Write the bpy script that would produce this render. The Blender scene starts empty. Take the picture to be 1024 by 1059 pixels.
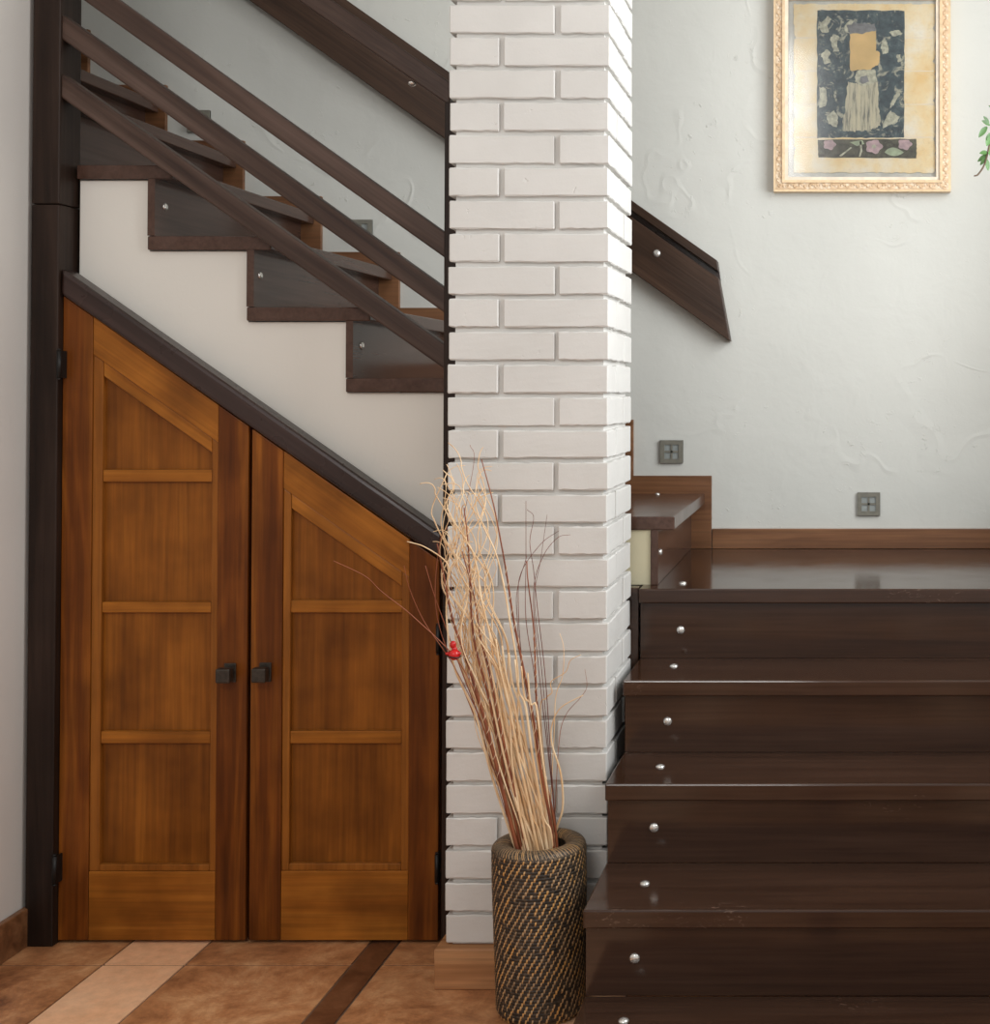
import bpy, bmesh, math, random
from mathutils import Vector, Matrix, Euler

random.seed(11)
C = bpy.context.scene.collection
EYE, F, VX, VY = 1.345, 1400.0, 866.0, 405.0
TH = math.radians(0.9)                       # camera pitch
AX = VY - F * math.tan(TH)                   # image row of the optical axis


def P(px, py, Y):
    """metric X, Z of a point measured in the photograph, at distance Y"""
    u = (px - VX) / F
    v = (AX - py) / F
    fw = math.cos(TH) - v * math.sin(TH)
    up = v * math.cos(TH) + math.sin(TH)
    return (u / fw * Y, EYE + up / fw * Y)


# ------------------------------------------------------------------ materials
def srgb(r, g, b):
    def f(c):
        c /= 255.0
        return c / 12.92 if c <= 0.04045 else ((c + 0.055) / 1.055) ** 2.4
    return (f(r), f(g), f(b), 1)


class N:
    def __init__(self, name):
        self.m = bpy.data.materials.new(name)
        self.m.use_nodes = True
        self.t = self.m.node_tree
        self.b = self.t.nodes['Principled BSDF']
        self.out = self.t.nodes['Material Output']

    def n(self, kind, **kw):
        o = self.t.nodes.new(kind)
        for k, v in kw.items():
            setattr(o, k, v)
        return o

    def l(self, a, b):
        self.t.links.new(a, b)

    def coords(self, scale=(1, 1, 1), rnd=True):
        tc = self.n('ShaderNodeTexCoord')
        src = tc.outputs['Object']
        if rnd:
            oi = self.n('ShaderNodeObjectInfo')
            mul = self.n('ShaderNodeMath', operation='MULTIPLY')
            mul.inputs[1].default_value = 37.0
            self.l(oi.outputs['Random'], mul.inputs[0])
            add = self.n('ShaderNodeVectorMath', operation='ADD')
            self.l(src, add.inputs[0])
            self.l(mul.outputs[0], add.inputs[1])
            src = add.outputs[0]
        mp = self.n('ShaderNodeMapping')
        mp.inputs['Scale'].default_value = scale
        self.l(src, mp.inputs['Vector'])
        return mp.outputs[0]

    def noise(self, vec, scale, detail=4, rough=0.5, dist=0.0):
        o = self.n('ShaderNodeTexNoise')
        o.inputs['Scale'].default_value = scale
        o.inputs['Detail'].default_value = detail
        o.inputs['Roughness'].default_value = rough
        o.inputs['Distortion'].default_value = dist
        self.l(vec, o.inputs['Vector'])
        return o.outputs['Fac']

    def ramp(self, fac, stops):
        r = self.n('ShaderNodeValToRGB')
        e = r.color_ramp.elements
        while len(e) < len(stops):
            e.new(0.5)
        for i, (p, c) in enumerate(stops):
            e[i].position = p
            e[i].color = c
        self.l(fac, r.inputs['Fac'])
        return r.outputs['Color']

    def mix(self, fac, a, b, mode='MIX'):
        m = self.n('ShaderNodeMix', data_type='RGBA', blend_type=mode)
        for i, v in ((0, fac), (6, a), (7, b)):
            if hasattr(v, 'links'):
                self.l(v, m.inputs[i])
            else:
                m.inputs[i].default_value = v
        return m.outputs[2]

    def bump(self, h, strength=0.3, dist=0.01, prev=None):
        b = self.n('ShaderNodeBump')
        b.inputs['Strength'].default_value = strength
        b.inputs['Distance'].default_value = dist
        self.l(h, b.inputs['Height'])
        if prev is not None:
            self.l(prev, b.inputs['Normal'])
        return b.outputs['Normal']

    def fin(self, color=None, rough=0.5, normal=None, metal=0.0, spec=0.5, coat=0.0):
        if color is not None:
            if hasattr(color, 'links'):
                self.l(color, self.b.inputs['Base Color'])
            else:
                self.b.inputs['Base Color'].default_value = color
        if hasattr(rough, 'links'):
            self.l(rough, self.b.inputs['Roughness'])
        else:
            self.b.inputs['Roughness'].default_value = rough
        self.b.inputs['Metallic'].default_value = metal
        self.b.inputs['Specular IOR Level'].default_value = spec
        self.b.inputs['Coat Weight'].default_value = coat
        self.b.inputs['Coat Roughness'].default_value = 0.08
        if normal is not None:
            self.l(normal, self.b.inputs['Normal'])
        return self.m


def plain(name, col, rough=0.5, metal=0.0, spec=0.5, var=0.12, scale=30):
    k = N(name)
    v = k.coords()
    n = k.noise(v, scale, 3)
    dark = tuple(c * (1 - var) for c in col[:3]) + (1,)
    lite = tuple(min(1, c * (1 + var)) for c in col[:3]) + (1,)
    return k.fin(k.ramp(n, [(0.3, dark), (0.7, lite)]), rough, None, metal, spec)


def wood(name, dark, mid, light, axis='X', rough=0.4, bump=0.15, coat=0.0, spec=0.5, cath=0.0, blotch=0.35, scuffs=0.0):
    k = N(name)
    s = {'X': (0.9, 16, 16), 'Z': (16, 16, 0.9), 'Y': (16, 0.9, 16)}[axis]
    s2 = {'X': (3, 110, 110), 'Z': (110, 110, 3), 'Y': (110, 3, 110)}[axis]
    v = k.coords(s)
    g = k.noise(v, 1.3, 5, 0.55, 0.7)
    col = k.ramp(g, [(0.32, dark), (0.5, mid), (0.7, light)])
    v2 = k.coords(s2)
    fine = k.noise(v2, 1.0, 3, 0.6)
    col = k.mix(0.35, col, k.ramp(fine, [(0.35, (0.45, 0.45, 0.45, 1)), (0.6, (1.12, 1.12, 1.12, 1))]), 'MULTIPLY')
    if cath:
        sc = {'X': (1.1, 9, 9), 'Z': (9, 9, 1.1), 'Y': (9, 1.1, 9)}[axis]
        vc = k.coords(sc)
        gn = k.noise(vc, 0.7, 2, 0.4, 0.2)
        sn = k.n('ShaderNodeMath', operation='MULTIPLY')
        sn.inputs[1].default_value = 70
        k.l(gn, sn.inputs[0])
        si = k.n('ShaderNodeMath', operation='SINE')
        k.l(sn.outputs[0], si.inputs[0])
        col = k.mix(cath, col, k.ramp(si.outputs[0], [(0.0, (0.5, 0.45, 0.4, 1)), (0.9, (1.1, 1.1, 1.1, 1))]), 'MULTIPLY')
    if blotch:
        vb = k.coords((1, 1, 1))
        bl = k.noise(vb, 7, 3)
        col = k.mix(blotch, col, k.ramp(bl, [(0.3, (0.55, 0.5, 0.45, 1)), (0.68, (1.25, 1.25, 1.2, 1))]), 'MULTIPLY')
    if scuffs:
        vs = k.coords((6, 14, 14))
        n1 = k.noise(vs, 9, 6, 0.7, 0.8)
        vs2 = k.coords((1, 1, 1))
        n2 = k.noise(vs2, 3.0, 2)
        pr = k.n('ShaderNodeMath', operation='MULTIPLY')
        k.l(n1, pr.inputs[0])
        k.l(n2, pr.inputs[1])
        col = k.mix(k.ramp(pr.outputs[0], [(0.385, (0, 0, 0, 1)), (0.47, (scuffs,) * 3 + (1,))]), col, srgb(150, 125, 110))
    nm = k.bump(fine, bump, 0.002)
    vr = k.coords((1, 1, 1))
    rr = k.noise(vr, 12, 4)
    rv = k.ramp(rr, [(0.3, (max(0.03, rough - 0.02),) * 3 + (1,)), (0.7, (rough + 0.04,) * 3 + (1,))])
    return k.fin(col, rv, nm, 0, spec, coat)


def lin(r, g, b):
    return (r, g, b, 1)


M = {}
M['stair'] = wood('brown_lacquer', lin(.034, .0145, .0075), lin(.046, .021, .0115), lin(.056, .027, .016), 'X', 0.12, 0.02, 0.0, 0.46, 0, 0.2, 0.45)
M['stairY'] = wood('brown_lacquer_across', lin(.072, .037, .026), lin(.088, .047, .034), lin(.10, .056, .042), 'Y', 0.17, 0.01, 0.0, 0.28, 0, 0.12, 0.0)
M['rail'] = wood('brown_stained_rail', lin(.036, .018, .0125), lin(.070, .040, .029), lin(.112, .070, .055), 'X', 0.42, 0.35, 0.0, 0.3, 0, 0.2)
M['hand'] = wood('brown_stained_handrail', lin(.030, .015, .0085), lin(.054, .028, .0165), lin(.08, .044, .028), 'X', 0.4, 0.3, 0.0, 0.3, 0, 0.2)
M['post'] = wood('black_brown_post', lin(.014, .0075, .005), lin(.025, .0135, .009), lin(.042, .024, .017), 'Z', 0.45, 0.2, 0.0, 0.22, 0, 0.35)
M['trim'] = wood('dark_fascia', lin(.019, .0085, .0065), lin(.034, .0165, .013), lin(.05, .027, .023), 'X', 0.27, 0.2, 0.0, 0.4, 0, 0.2)
M['skirt'] = wood('warm_brown_skirting', lin(.12, .047, .018), lin(.21, .09, .037), lin(.28, .13, .058), 'X', 0.4, 0.15, 0.0, 0.5, 0, 0.2)
M['panel'] = wood('honey_oak_panel', lin(.195, .062, .007), lin(.25, .082, .010), lin(.31, .106, .0135), 'Z', 0.36, 0.08, 0.0, 0.2, 0.12, 0.75)
M['stile'] = wood('red_brown_stile', lin(.115, .030, .004), lin(.19, .054, .007), lin(.29, .095, .012), 'Z', 0.36, 0.1, 0.0, 0.2, 0.35, 0.5)
M['doorrail'] = wood('amber_door_rail', lin(.29, .096, .012), lin(.345, .121, .016), lin(.41, .152, .022), 'X', 0.36, 0.08, 0.0, 0.2, 0.08, 0.75)
M['bead'] = wood('amber_moulding', lin(.22, .072, .010), lin(.28, .095, .014), lin(.34, .122, .02), 'Z', 0.36, 0.08, 0.0, 0.2, 0, 0.4)
M['base'] = wood('oak_baseboard', lin(.34, .15, .06), lin(.48, .235, .105), lin(.56, .31, .15), 'X', 0.4, 0.1, 0.0, 0.3, 0.1, 0.3)
M['metal'] = plain('pearly_cap', lin(.78, .76, .72), 0.22, 0.75, 0.5, 0.08)
M['iron'] = plain('dark_bronze', lin(.055, .045, .036), 0.42, 0.6, 0.5, 0.25, 120)
M['black'] = plain('black_hinge', lin(.012, .011, .010), 0.45, 0.3)
M['plate'] = plain('grey_plate', lin(.20, .19, .155), 0.5, 0.0, 0.5, 0.12, 60)
M['pane'] = plain('grey_pane', lin(.30, .325, .315), 0.35, 0.0)
M['pot'] = plain('clay_pot', lin(.35, .17, .10), 0.7)
M['soil'] = plain('soil', lin(.03, .02, .014), 0.9)
M['bark'] = plain('bark', lin(.12, .08, .05), 0.8)
M['leaf'] = plain('leaf_green', lin(.075, .17, .045), 0.4, 0, 0.5, 0.45, 14)
M['red'] = plain('red_enamel', lin(.55, .012, .012), 0.25)
M['inkblack'] = plain('black_enamel', lin(.015, .012, .012), 0.3)


def plaster(name, col, b1=0.35, sc=1.0):
    k = N(name)
    v = k.coords((1, 1, 1), False)
    wv = k.noise(v, 1.7 * sc, 3, 0.5, 0.3)
    d = k.n('ShaderNodeMath', operation='SUBTRACT')
    d.inputs[1].default_value = 0.5
    k.l(wv, d.inputs[0])
    a = k.n('ShaderNodeMath', operation='ABSOLUTE')
    k.l(d.outputs[0], a.inputs[0])
    ridge = k.ramp(a.outputs[0], [(0.0, (1, 1, 1, 1)), (0.014, (0, 0, 0, 1))])
    mask = k.ramp(k.noise(v, 3.1 * sc, 3, 0.6), [(0.50, (0, 0, 0, 1)), (0.62, (1, 1, 1, 1))])
    cr = k.mix(1.0, ridge, mask, 'MULTIPLY')
    soft = k.noise(v, 7 * sc, 4, 0.5, 0.25)
    clump = k.ramp(k.noise(v, 38 * sc, 4, 0.7, 0.5), [(0.62, (0, 0, 0, 1)), (0.75, (1, 1, 1, 1))])
    cl = k.mix(1.0, clump, mask, 'MULTIPLY')
    n1 = k.bump(soft, b1 * .55, 0.018)
    n2 = k.bump(cr, b1 * 1.3, 0.003, n1)
    n3 = k.bump(cl, b1 * 1.4, 0.004, n2)
    fine = k.noise(v, 160, 3, 0.6)
    n4 = k.bump(fine, 0.12, 0.0015, n3)
    tint = k.noise(v, 1.6, 3)
    c2 = tuple(c * 0.93 for c in col[:3]) + (1,)
    return k.fin(k.ramp(tint, [(0.35, c2), (0.65, col)]), 0.8, n4, 0, 0.25)


M['plaster'] = plaster('trowelled_plaster', lin(.705, .71, .665), 0.46)
M['plain_wall'] = plaster('smooth_plaster', lin(.79, .76, .70), 0.10)
M['left_wall'] = plaster('side_plaster', lin(.70, .66, .615), 0.10)
M['cream'] = plaster('lit_white_panel', lin(.72, .66, .46), 0.05)  # white stair panel, with the yellowish light on it put into its colour
M['ceiling'] = plaster('ceiling_paint', lin(.75, .74, .71), 0.05)

k = N('painted_brick')
v = k.coords((1, 1, 1), False)
n1 = k.bump(k.noise(v, 10, 3, 0.5, 0.0), 0.14, 0.012)
chips = k.ramp(k.noise(v, 45, 4, 0.65, 0.6), [(0.26, (0, 0, 0, 1)), (0.33, (1, 1, 1, 1))])
n2 = k.bump(chips, 0.35, 0.004, n1)
n3 = k.bump(k.noise(v, 190, 3), 0.15, 0.0015, n2)
M['brick'] = k.fin(k.ramp(k.noise(v, 5, 3), [(0.3, lin(.64, .625, .595)), (0.7, lin(.70, .685, .655))]), 0.6, n3, 0, 0.35)


def tile(name, a, b, c, sc=5.0):
    k = N(name)
    v = k.coords((1, 1, 1), False)
    n = k.noise(v, sc * 1.3, 9, 0.74, 0.4)
    col = k.ramp(n, [(0.33, a), (0.5, b), (0.67, c)])
    f = k.noise(v, 38, 5, 0.7)
    col = k.mix(0.35, col, k.ramp(f, [(0.3, (0.6, 0.57, 0.55, 1)), (0.65, (1.15, 1.15, 1.15, 1))]), 'MULTIPLY')
    nm = k.bump(n, 0.15, 0.006)
    return k.fin(col, 0.36, nm, 0, 0.45)


M['tileA'] = tile('rust_tile', lin(.20, .075, .03), lin(.50, .22, .092), lin(.74, .41, .20))
M['tileB'] = tile('beige_tile', lin(.86, .45, .24), lin(.93, .53, .30), lin(.95, .59, .36), 3)
M['tileC'] = tile('dark_strip_tile', lin(.08, .028, .012), lin(.15, .056, .023), lin(.22, .09, .04), 9)
M['grout'] = plain('grout', lin(.16, .10, .065), 0.8)

# --- woven vase
k = N('dark_rattan')
v = k.coords((1, 1, 1), False)
M['rattan'] = k.fin(k.ramp(k.noise(v, 140, 3), [(0.3, lin(.014, .010, .007)), (0.5, lin(.035, .025, .017)), (0.7, lin(.10, .07, .045))]), 0.5,
                    k.bump(k.noise(v, 300, 2), 0.4, 0.002))
k = N('tan_rattan')
v = k.coords((1, 1, 1), False)
col = k.ramp(k.noise(v, 26, 3), [(0.3, lin(.20, .13, .075)), (0.5, lin(.45, .28, .14)), (0.62, lin(.60, .31, .09)), (0.75, lin(.60, .44, .25))])
M['tan'] = k.fin(col, 0.5)
k = N('rim_rattan')
v = k.coords((1, 1, 1), False)
M['rim'] = k.fin(k.ramp(k.noise(v, 220, 3), [(0.35, lin(.02, .014, .01)), (0.5, lin(.06, .042, .026)), (0.68, lin(.20, .14, .085))]), 0.55)


def stem_mat(name, a, b):
    k = N(name)
    v = k.coords((1, 1, 1))
    return k.fin(k.ramp(k.noise(v, 18, 4), [(0.3, a), (0.7, b)]), 0.5)


M['willow'] = stem_mat('cream_willow', lin(.70, .42, .20), lin(.92, .72, .47))
M['redstem'] = stem_mat('red_brown_stem', lin(.14, .030, .010), lin(.30, .085, .03))
M['rust'] = stem_mat('rust_twig', lin(.22, .055, .02), lin(.36, .11, .05))
M['wine'] = stem_mat('wine_twig', lin(.12, .032, .022), lin(.24, .08, .055))
M['wrap'] = stem_mat('pale_wrap', lin(.55, .36, .22), lin(.75, .55, .38))

# --- picture
M['gold'] = plain('pale_gold', lin(.74, .55, .34), 0.38, 0.25, 0.5, 0.12, 90)
k = N('carved_gold')
v = k.coords((1, 1, 1), False)
vo = k.n('ShaderNodeTexVoronoi', feature='F1')
vo.inputs['Scale'].default_value = 85
k.l(v, vo.inputs['Vector'])
col = k.ramp(vo.outputs['Distance'], [(0.15, lin(.86, .72, .55)), (0.6, lin(.70, .50, .31))])
M['carved'] = k.fin(col, 0.5, k.bump(vo.outputs['Distance'], 0.6, 0.004), 0.1)
M['liner'] = plain('cream_liner', lin(.82, .72, .58), 0.45)
M['mat_board'] = plain('grey_mat', lin(.60, .60, .56), 0.8)
k = N('aged_paper')
v = k.coords((1, 1, 1), False)
col = k.ramp(k.noise(v, 9, 5, 0.6), [(0.33, lin(.88, .82, .68)), (0.52, lin(.86, .70, .42)), (0.7, lin(.82, .58, .26))])
spk = k.noise(v, 120, 3, 0.7)
col = k.mix(0.25, col, k.ramp(spk, [(0.3, (0.6, 0.55, 0.5, 1)), (0.45, (1, 1, 1, 1))]), 'MULTIPLY')
M['paper'] = k.fin(col, 0.7)
k = N('blue_black_print')
v = k.coords((1, 1, 1), False)
base = k.ramp(k.noise(v, 30, 6, 0.75), [(0.35, lin(.018, .032, .04)), (0.55, lin(.05, .08, .09)), (0.72, lin(.16, .20, .19))])
blob = k.noise(v, 26, 6, 0.7, 1.2)
msk = k.ramp(blob, [(0.55, (0, 0, 0, 1)), (0.63, (0.8, 0.8, 0.8, 1))])
M['print'] = k.fin(k.mix(msk, base, lin(.48, .46, .34)), 0.7)
k = N('pale_dress')
v = k.coords((60, 1, 6), False)
M['dress'] = k.fin(k.ramp(k.noise(v, 1.6, 4, 0.7), [(0.34, lin(.10, .11, .10)), (0.5, lin(.50, .46, .33)), (0.7, lin(.62, .56, .38))]), 0.7)
M['blank'] = plain('yellow_blank', lin(.66, .46, .20), 0.7, 0, 0.3, 0.15, 12)
M['darkhaze'] = plain('grey_smudge', lin(.20, .20, .20), 0.7, 0, 0.3, 0.3, 60)
M['strip'] = plain('olive_strip', lin(.085, .08, .055), 0.7, 0, 0.3, 0.5, 60)
M['pink'] = plain('dusty_pink', lin(.50, .36, .37), 0.7, 0, 0.3, 0.2, 60)
M['sage'] = plain('sage_leaf', lin(.36, .42, .28), 0.7, 0, 0.3, 0.2, 60)
M['palefig'] = plain('pale_figure', lin(.46, .45, .34), 0.7, 0, 0.3, 0.35, 80)

k = N('picture_glass')
tr = k.n('ShaderNodeBsdfTransparent')
gl = k.n('ShaderNodeBsdfGlossy')
gl.inputs['Roughness'].default_value = 0.11
fr = k.n('ShaderNodeFresnel')
fr.inputs['IOR'].default_value = 1.5
mx = k.n('ShaderNodeMixShader')
k.l(fr.outputs[0], mx.inputs[0])
k.l(tr.outputs[0], mx.inputs[1])
k.l(gl.outputs[0], mx.inputs[2])
k.l(mx.outputs[0], k.out.inputs['Surface'])
M['glass'] = k.m
M['white'] = plain('white_window_paint', lin(.8, .8, .78), 0.4)


# ------------------------------------------------------------------ geometry helpers
def add_box(bm, x0, x1, y0, y1, z0, z1, mi=0):
    vs = [bm.verts.new((x, y, z)) for x in (x0, x1) for y in (y0, y1) for z in (z0, z1)]
    fs = []
    for idx in ((0, 1, 3, 2), (4, 6, 7, 5), (0, 4, 5, 1), (2, 3, 7, 6), (0, 2, 6, 4), (1, 5, 7, 3)):
        f = bm.faces.new([vs[i] for i in idx])
        f.material_index = mi
        fs.append(f)
    return vs, fs


def add_prism(bm, poly, y0, y1, mi=0):
    """polygon in X-Z pushed through Y"""
    a = [bm.verts.new((x, y0, z)) for x, z in poly]
    b = [bm.verts.new((x, y1, z)) for x, z in poly]
    fs = [bm.faces.new(a), bm.faces.new(list(reversed(b)))]
    n = len(poly)
    for i in range(n):
        j = (i + 1) % n
        fs.append(bm.faces.new((a[j], a[i], b[i], b[j])))
    for f in fs:
        f.material_index = mi
    return a + b


def bevel(bm, w, seg=2):
    es = [e for e in bm.edges if len(e.link_faces) == 2 and e.calc_face_angle(0) > 0.5]
    bmesh.ops.bevel(bm, geom=es, offset=w, segments=seg, affect='EDGES', profile=0.5)


def add_tube(bm, pts, rad, seg=8, mi=0, cap=True):
    """tube through points; rad is a number or a list"""
    n = len(pts)
    pts = [Vector(p) for p in pts]
    rads = rad if isinstance(rad, (list, tuple)) else [rad] * n
    rings = []
    ref = Vector((0.3, 1, 0.2)).normalized()
    for i in range(n):
        t = (pts[min(i + 1, n - 1)] - pts[max(i - 1, 0)]).normalized()
        u = t.cross(ref)
        if u.length < 1e-4:
            u = t.cross(Vector((1, 0, 0)))
        u.normalize()
        w = t.cross(u)
        rings.append([bm.verts.new(pts[i] + (u * math.cos(2 * math.pi * s / seg) + w * math.sin(2 * math.pi * s / seg)) * rads[i]) for s in range(seg)])
    for i in range(n - 1):
        for s in range(seg):
            f = bm.faces.new((rings[i][s], rings[i][(s + 1) % seg], rings[i + 1][(s + 1) % seg], rings[i + 1][s]))
            f.material_index = mi
            f.smooth = True
    if cap:
        for r in (rings[0], rings[-1]):
            f = bm.faces.new(r)
            f.material_index = mi
    return rings


def add_sphere(bm, c, r, sx=1, sy=1, sz=1, u=16, v=10, mi=0):
    mat = Matrix.Translation(c) @ Matrix.Diagonal((sx, sy, sz, 1))
    res = bmesh.ops.create_uvsphere(bm, u_segments=u, v_segments=v, radius=r, matrix=mat)
    for vv in res['verts']:
        for f in vv.link_faces:
            f.material_index = mi
            f.smooth = True


def spline(ctrl, n):
    """Catmull-Rom through control points"""
    c = [Vector(p) for p in ctrl]
    c = [c[0] * 2 - c[1]] + c + [c[-1] * 2 - c[-2]]
    out = []
    segs = len(c) - 3
    for i in range(n + 1):
        t = i / n * segs
        j = min(int(t), segs - 1)
        u = t - j
        p0, p1, p2, p3 = c[j:j + 4]
        out.append(0.5 * ((2 * p1) + (p2 - p0) * u + (2 * p0 - 5 * p1 + 4 * p2 - p3) * u * u + (3 * p1 - p0 - 3 * p2 + p3) * u ** 3))
    return out


def wmat(o):
    m = Matrix.Translation(o.location) @ o.rotation_euler.to_matrix().to_4x4()
    return wmat(o.parent) @ m if o.parent else m


def wloc(o):
    p = Vector(o.location)
    while o.parent:
        o = o.parent
        p = p + Vector(o.location)
    return p


def obj(name, bm, mat, parent=None, origin=None):
    """world-space bmesh to ONE mesh object, its origin inside itself"""
    bmesh.ops.recalc_face_normals(bm, faces=bm.faces[:])
    if origin is None:
        xs = [v.co for v in bm.verts]
        lo = Vector([min(v[i] for v in xs) for i in range(3)])
        hi = Vector([max(v[i] for v in xs) for i in range(3)])
        origin = Vector(((lo.x + hi.x) / 2, (lo.y + hi.y) / 2, lo.z)) if parent is None else (lo + hi) / 2
    origin = Vector(origin)
    bmesh.ops.translate(bm, verts=bm.verts[:], vec=-origin)
    me = bpy.data.meshes.new(name)
    bm.to_mesh(me)
    bm.free()
    for m in (mat if isinstance(mat, (list, tuple)) else [mat]):
        me.materials.append(M[m])
    o = bpy.data.objects.new(name, me)
    C.objects.link(o)
    if parent is not None:
        o.parent = parent
        o.matrix_local = wmat(parent).inverted() @ Matrix.Translation(origin)
    else:
        o.location = origin
    return o


def box(name, x0, x1, y0, y1, z0, z1, mat, parent=None, bv=0.0):
    bm = bmesh.new()
    add_box(bm, x0, x1, y0, y1, z0, z1)
    if bv:
        bmesh.ops.recalc_face_normals(bm, faces=bm.faces[:])
        bevel(bm, bv)
    return obj(name, bm, mat, parent)


def prism(name, poly, y0, y1, mat, parent=None, bv=0.0):
    bm = bmesh.new()
    add_prism(bm, poly, y0, y1)
    if bv:
        bmesh.ops.recalc_face_normals(bm, faces=bm.faces[:])
        bevel(bm, bv)
    return obj(name, bm, mat, parent)


def slanted(name, pa, pb, thick_v, y0, y1, mat, parent, bv=0.004):
    """board running along a slope: pa, pb are the X-Z ends of its top edge, thick_v its vertical height; local X runs along the board"""
    (xa, za), (xb, zb) = pa, pb
    ang = math.atan2(za - zb, xb - xa)
    L = math.hypot(xb - xa, zb - za)
    h = thick_v * math.cos(ang)
    bm = bmesh.new()
    sh = h * math.tan(ang)
    # plumb-cut ends
    add_prism(bm, [(-L / 2, h / 2), (L / 2, h / 2), (L / 2 + sh, -h / 2), (-L / 2 + sh, -h / 2)], -(y1 - y0) / 2, (y1 - y0) / 2)
    bmesh.ops.recalc_face_normals(bm, faces=bm.faces[:])
    bevel(bm, bv)
    o = obj(name, bm, mat, parent, origin=(0, 0, 0))
    o.matrix_local = Matrix.Identity(4)
    c = Vector(((xa + xb) / 2 - math.sin(ang) * h / 2, (y0 + y1) / 2, (za + zb) / 2 - math.cos(ang) * h / 2))
    o.location = c - (wloc(parent) if parent else Vector())
    o.rotation_euler = (0, ang, 0)
    return o


def tilted_board(name, poly, y0, y1, mat, parent, bv, slope=0.703):
    """prism whose local X runs along the slope, so that the grain does too"""
    a = math.atan(slope)
    o0 = Vector((sum(p[0] for p in poly) / len(poly), (y0 + y1) / 2, sum(p[1] for p in poly) / len(poly)))
    ca, sa = math.cos(a), math.sin(a)
    loc = []
    for (x, z) in poly:
        dx, dz = x - o0.x, z - o0.z
        loc.append((dx * ca - dz * sa, dx * sa + dz * ca))
    bm = bmesh.new()
    add_prism(bm, loc, -(y1 - y0) / 2, (y1 - y0) / 2)
    bmesh.ops.recalc_face_normals(bm, faces=bm.faces[:])
    bevel(bm, bv)
    o = obj(name, bm, mat, parent, origin=(0, 0, 0))
    o.matrix_local = Matrix.Identity(4)
    o.location = o0 - wloc(parent)
    o.rotation_euler = (0, a, 0)
    return o


def thing(name, label, cat, loc, group=None):
    o = bpy.data.objects.new(name, None)
    o.empty_display_size = 0.1
    C.objects.link(o)
    o.location = loc
    return tag(o, label, cat, group)


def tag(o, label, cat, group=None):
    o['label'] = label
    o['category'] = cat
    if group:
        o['group'] = group
    return o


def structure(o, label=None, cat=None):
    o['kind'] = 'structure'
    if label:
        o['label'] = label
    if cat:
        o['category'] = cat
    return o


def screw_cap(p, nrm, parent, r=0.0105):
    bm = bmesh.new()
    add_sphere(bm, (0, 0, 0), r, 1, 1, 0.55, 16, 8)
    q = Vector(nrm).to_track_quat('Z', 'Y').to_matrix().to_4x4()
    bmesh.ops.transform(bm, matrix=Matrix.Translation(Vector(p)) @ q, verts=bm.verts[:])
    o = obj('screw_cap', bm, 'metal', parent)
    o['label'] = 'round pearly screw cap'
    return o


# ------------------------------------------------------------------ levels and planes
YB = 4.293                      # back wall face
D_TOP = 0.849                   # landing
YT = 3.36                       # near ends of the upper treads
LX = -1.979                     # left wall face


# ------------------------------------------------------------------ the shell
bm = bmesh.new()
add_box(bm, -3.4, 1.0, -1.5, 4.4, -0.06, -0.003, 3)
rows = [3.1985 - 0.4 * i for i in range(-2, 13)]
cols = [(-2.357, -1.957 + 0.2, 0)]
gx = lambda px: P(px, 977, 3.319)[0]
xs = [gx(134), gx(216), gx(382), gx(412)]
cols = [(xs[0] - 0.42, xs[0], 0), (xs[0], xs[1], 1), (xs[1], xs[2], 0), (xs[2], xs[3], 2)]
x = xs[3]
while x < 0.99:
    for w, mi in ((0.4, 0), (0.2, 1), (0.4, 0), (0.07, 2)):
        if x < 0.99:
            cols.append((x, min(x + w, 1.0), mi))
        x += w
for (x0, x1, mi) in cols:
    for r in range(len(rows) - 1):
        y1, y0 = rows[r], rows[r + 1]
        if y1 < -1.4:
            continue
        g = 0.0028
        add_box(bm, x0 + g, x1 - g, max(y0, -1.5) + (0 if mi == 2 else g * 1.6), y1 - (0 if mi == 2 else g * 1.6), -0.02, 0.0, mi)
structure(obj('floor', bm, ['tileA', 'tileB', 'tileC', 'grout']), 'rust brown stone tile floor with beige and dark strips', 'floor')

structure(box('wall_back', -3.4, 1.12, YB, YB + 0.12, 0, 4.3, 'plaster'), 'pale grey rough plastered wall behind the stairs', 'wall')
structure(box('wall_left', LX - 0.14, LX, -1.5, 3.365, 0, 4.3, 'left_wall'), 'plain grey side wall at the left edge', 'wall')
structure(box('wall_stairwell', -3.4, -2.24, 3.40, 3.46, 0, 4.3, 'plain_wall'))
structure(box('wall_far_left', -3.5, -3.4, 3.40, YB + 0.12, 0, 4.3, 'plain_wall'))
structure(box('ceiling', -3.5, 1.12, 1.4, YB + 0.12, 4.3, 4.4, 'ceiling'))

# right wall with its window
WY0, WY1, WZ0, WZ1 = 1.85, 3.6, 1.40, 2.95
bm = bmesh.new()
add_box(bm, 1.0, 1.12, 1.6, WY0, 0, 4.3)
add_box(bm, 1.0, 1.12, WY1, YB, 0, 4.3)
add_box(bm, 1.0, 1.12, WY0, WY1, 0, WZ0)
add_box(bm, 1.0, 1.12, WY0, WY1, WZ1, 4.3)
structure(obj('wall_right', bm, 'plaster'))
bm = bmesh.new()
for (a, b_, c, d) in ((WY0, WY0 + .05, WZ0, WZ1), (WY1 - .05, WY1, WZ0, WZ1), (WY0, WY1, WZ0, WZ0 + .05), (WY0, WY1, WZ1 - .05, WZ1), (2.70, 2.75, WZ0, WZ1)):
    add_box(bm, 1.03, 1.09, a, b_, c, d)
wf = structure(obj('window_1', bm, 'white'))

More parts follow.
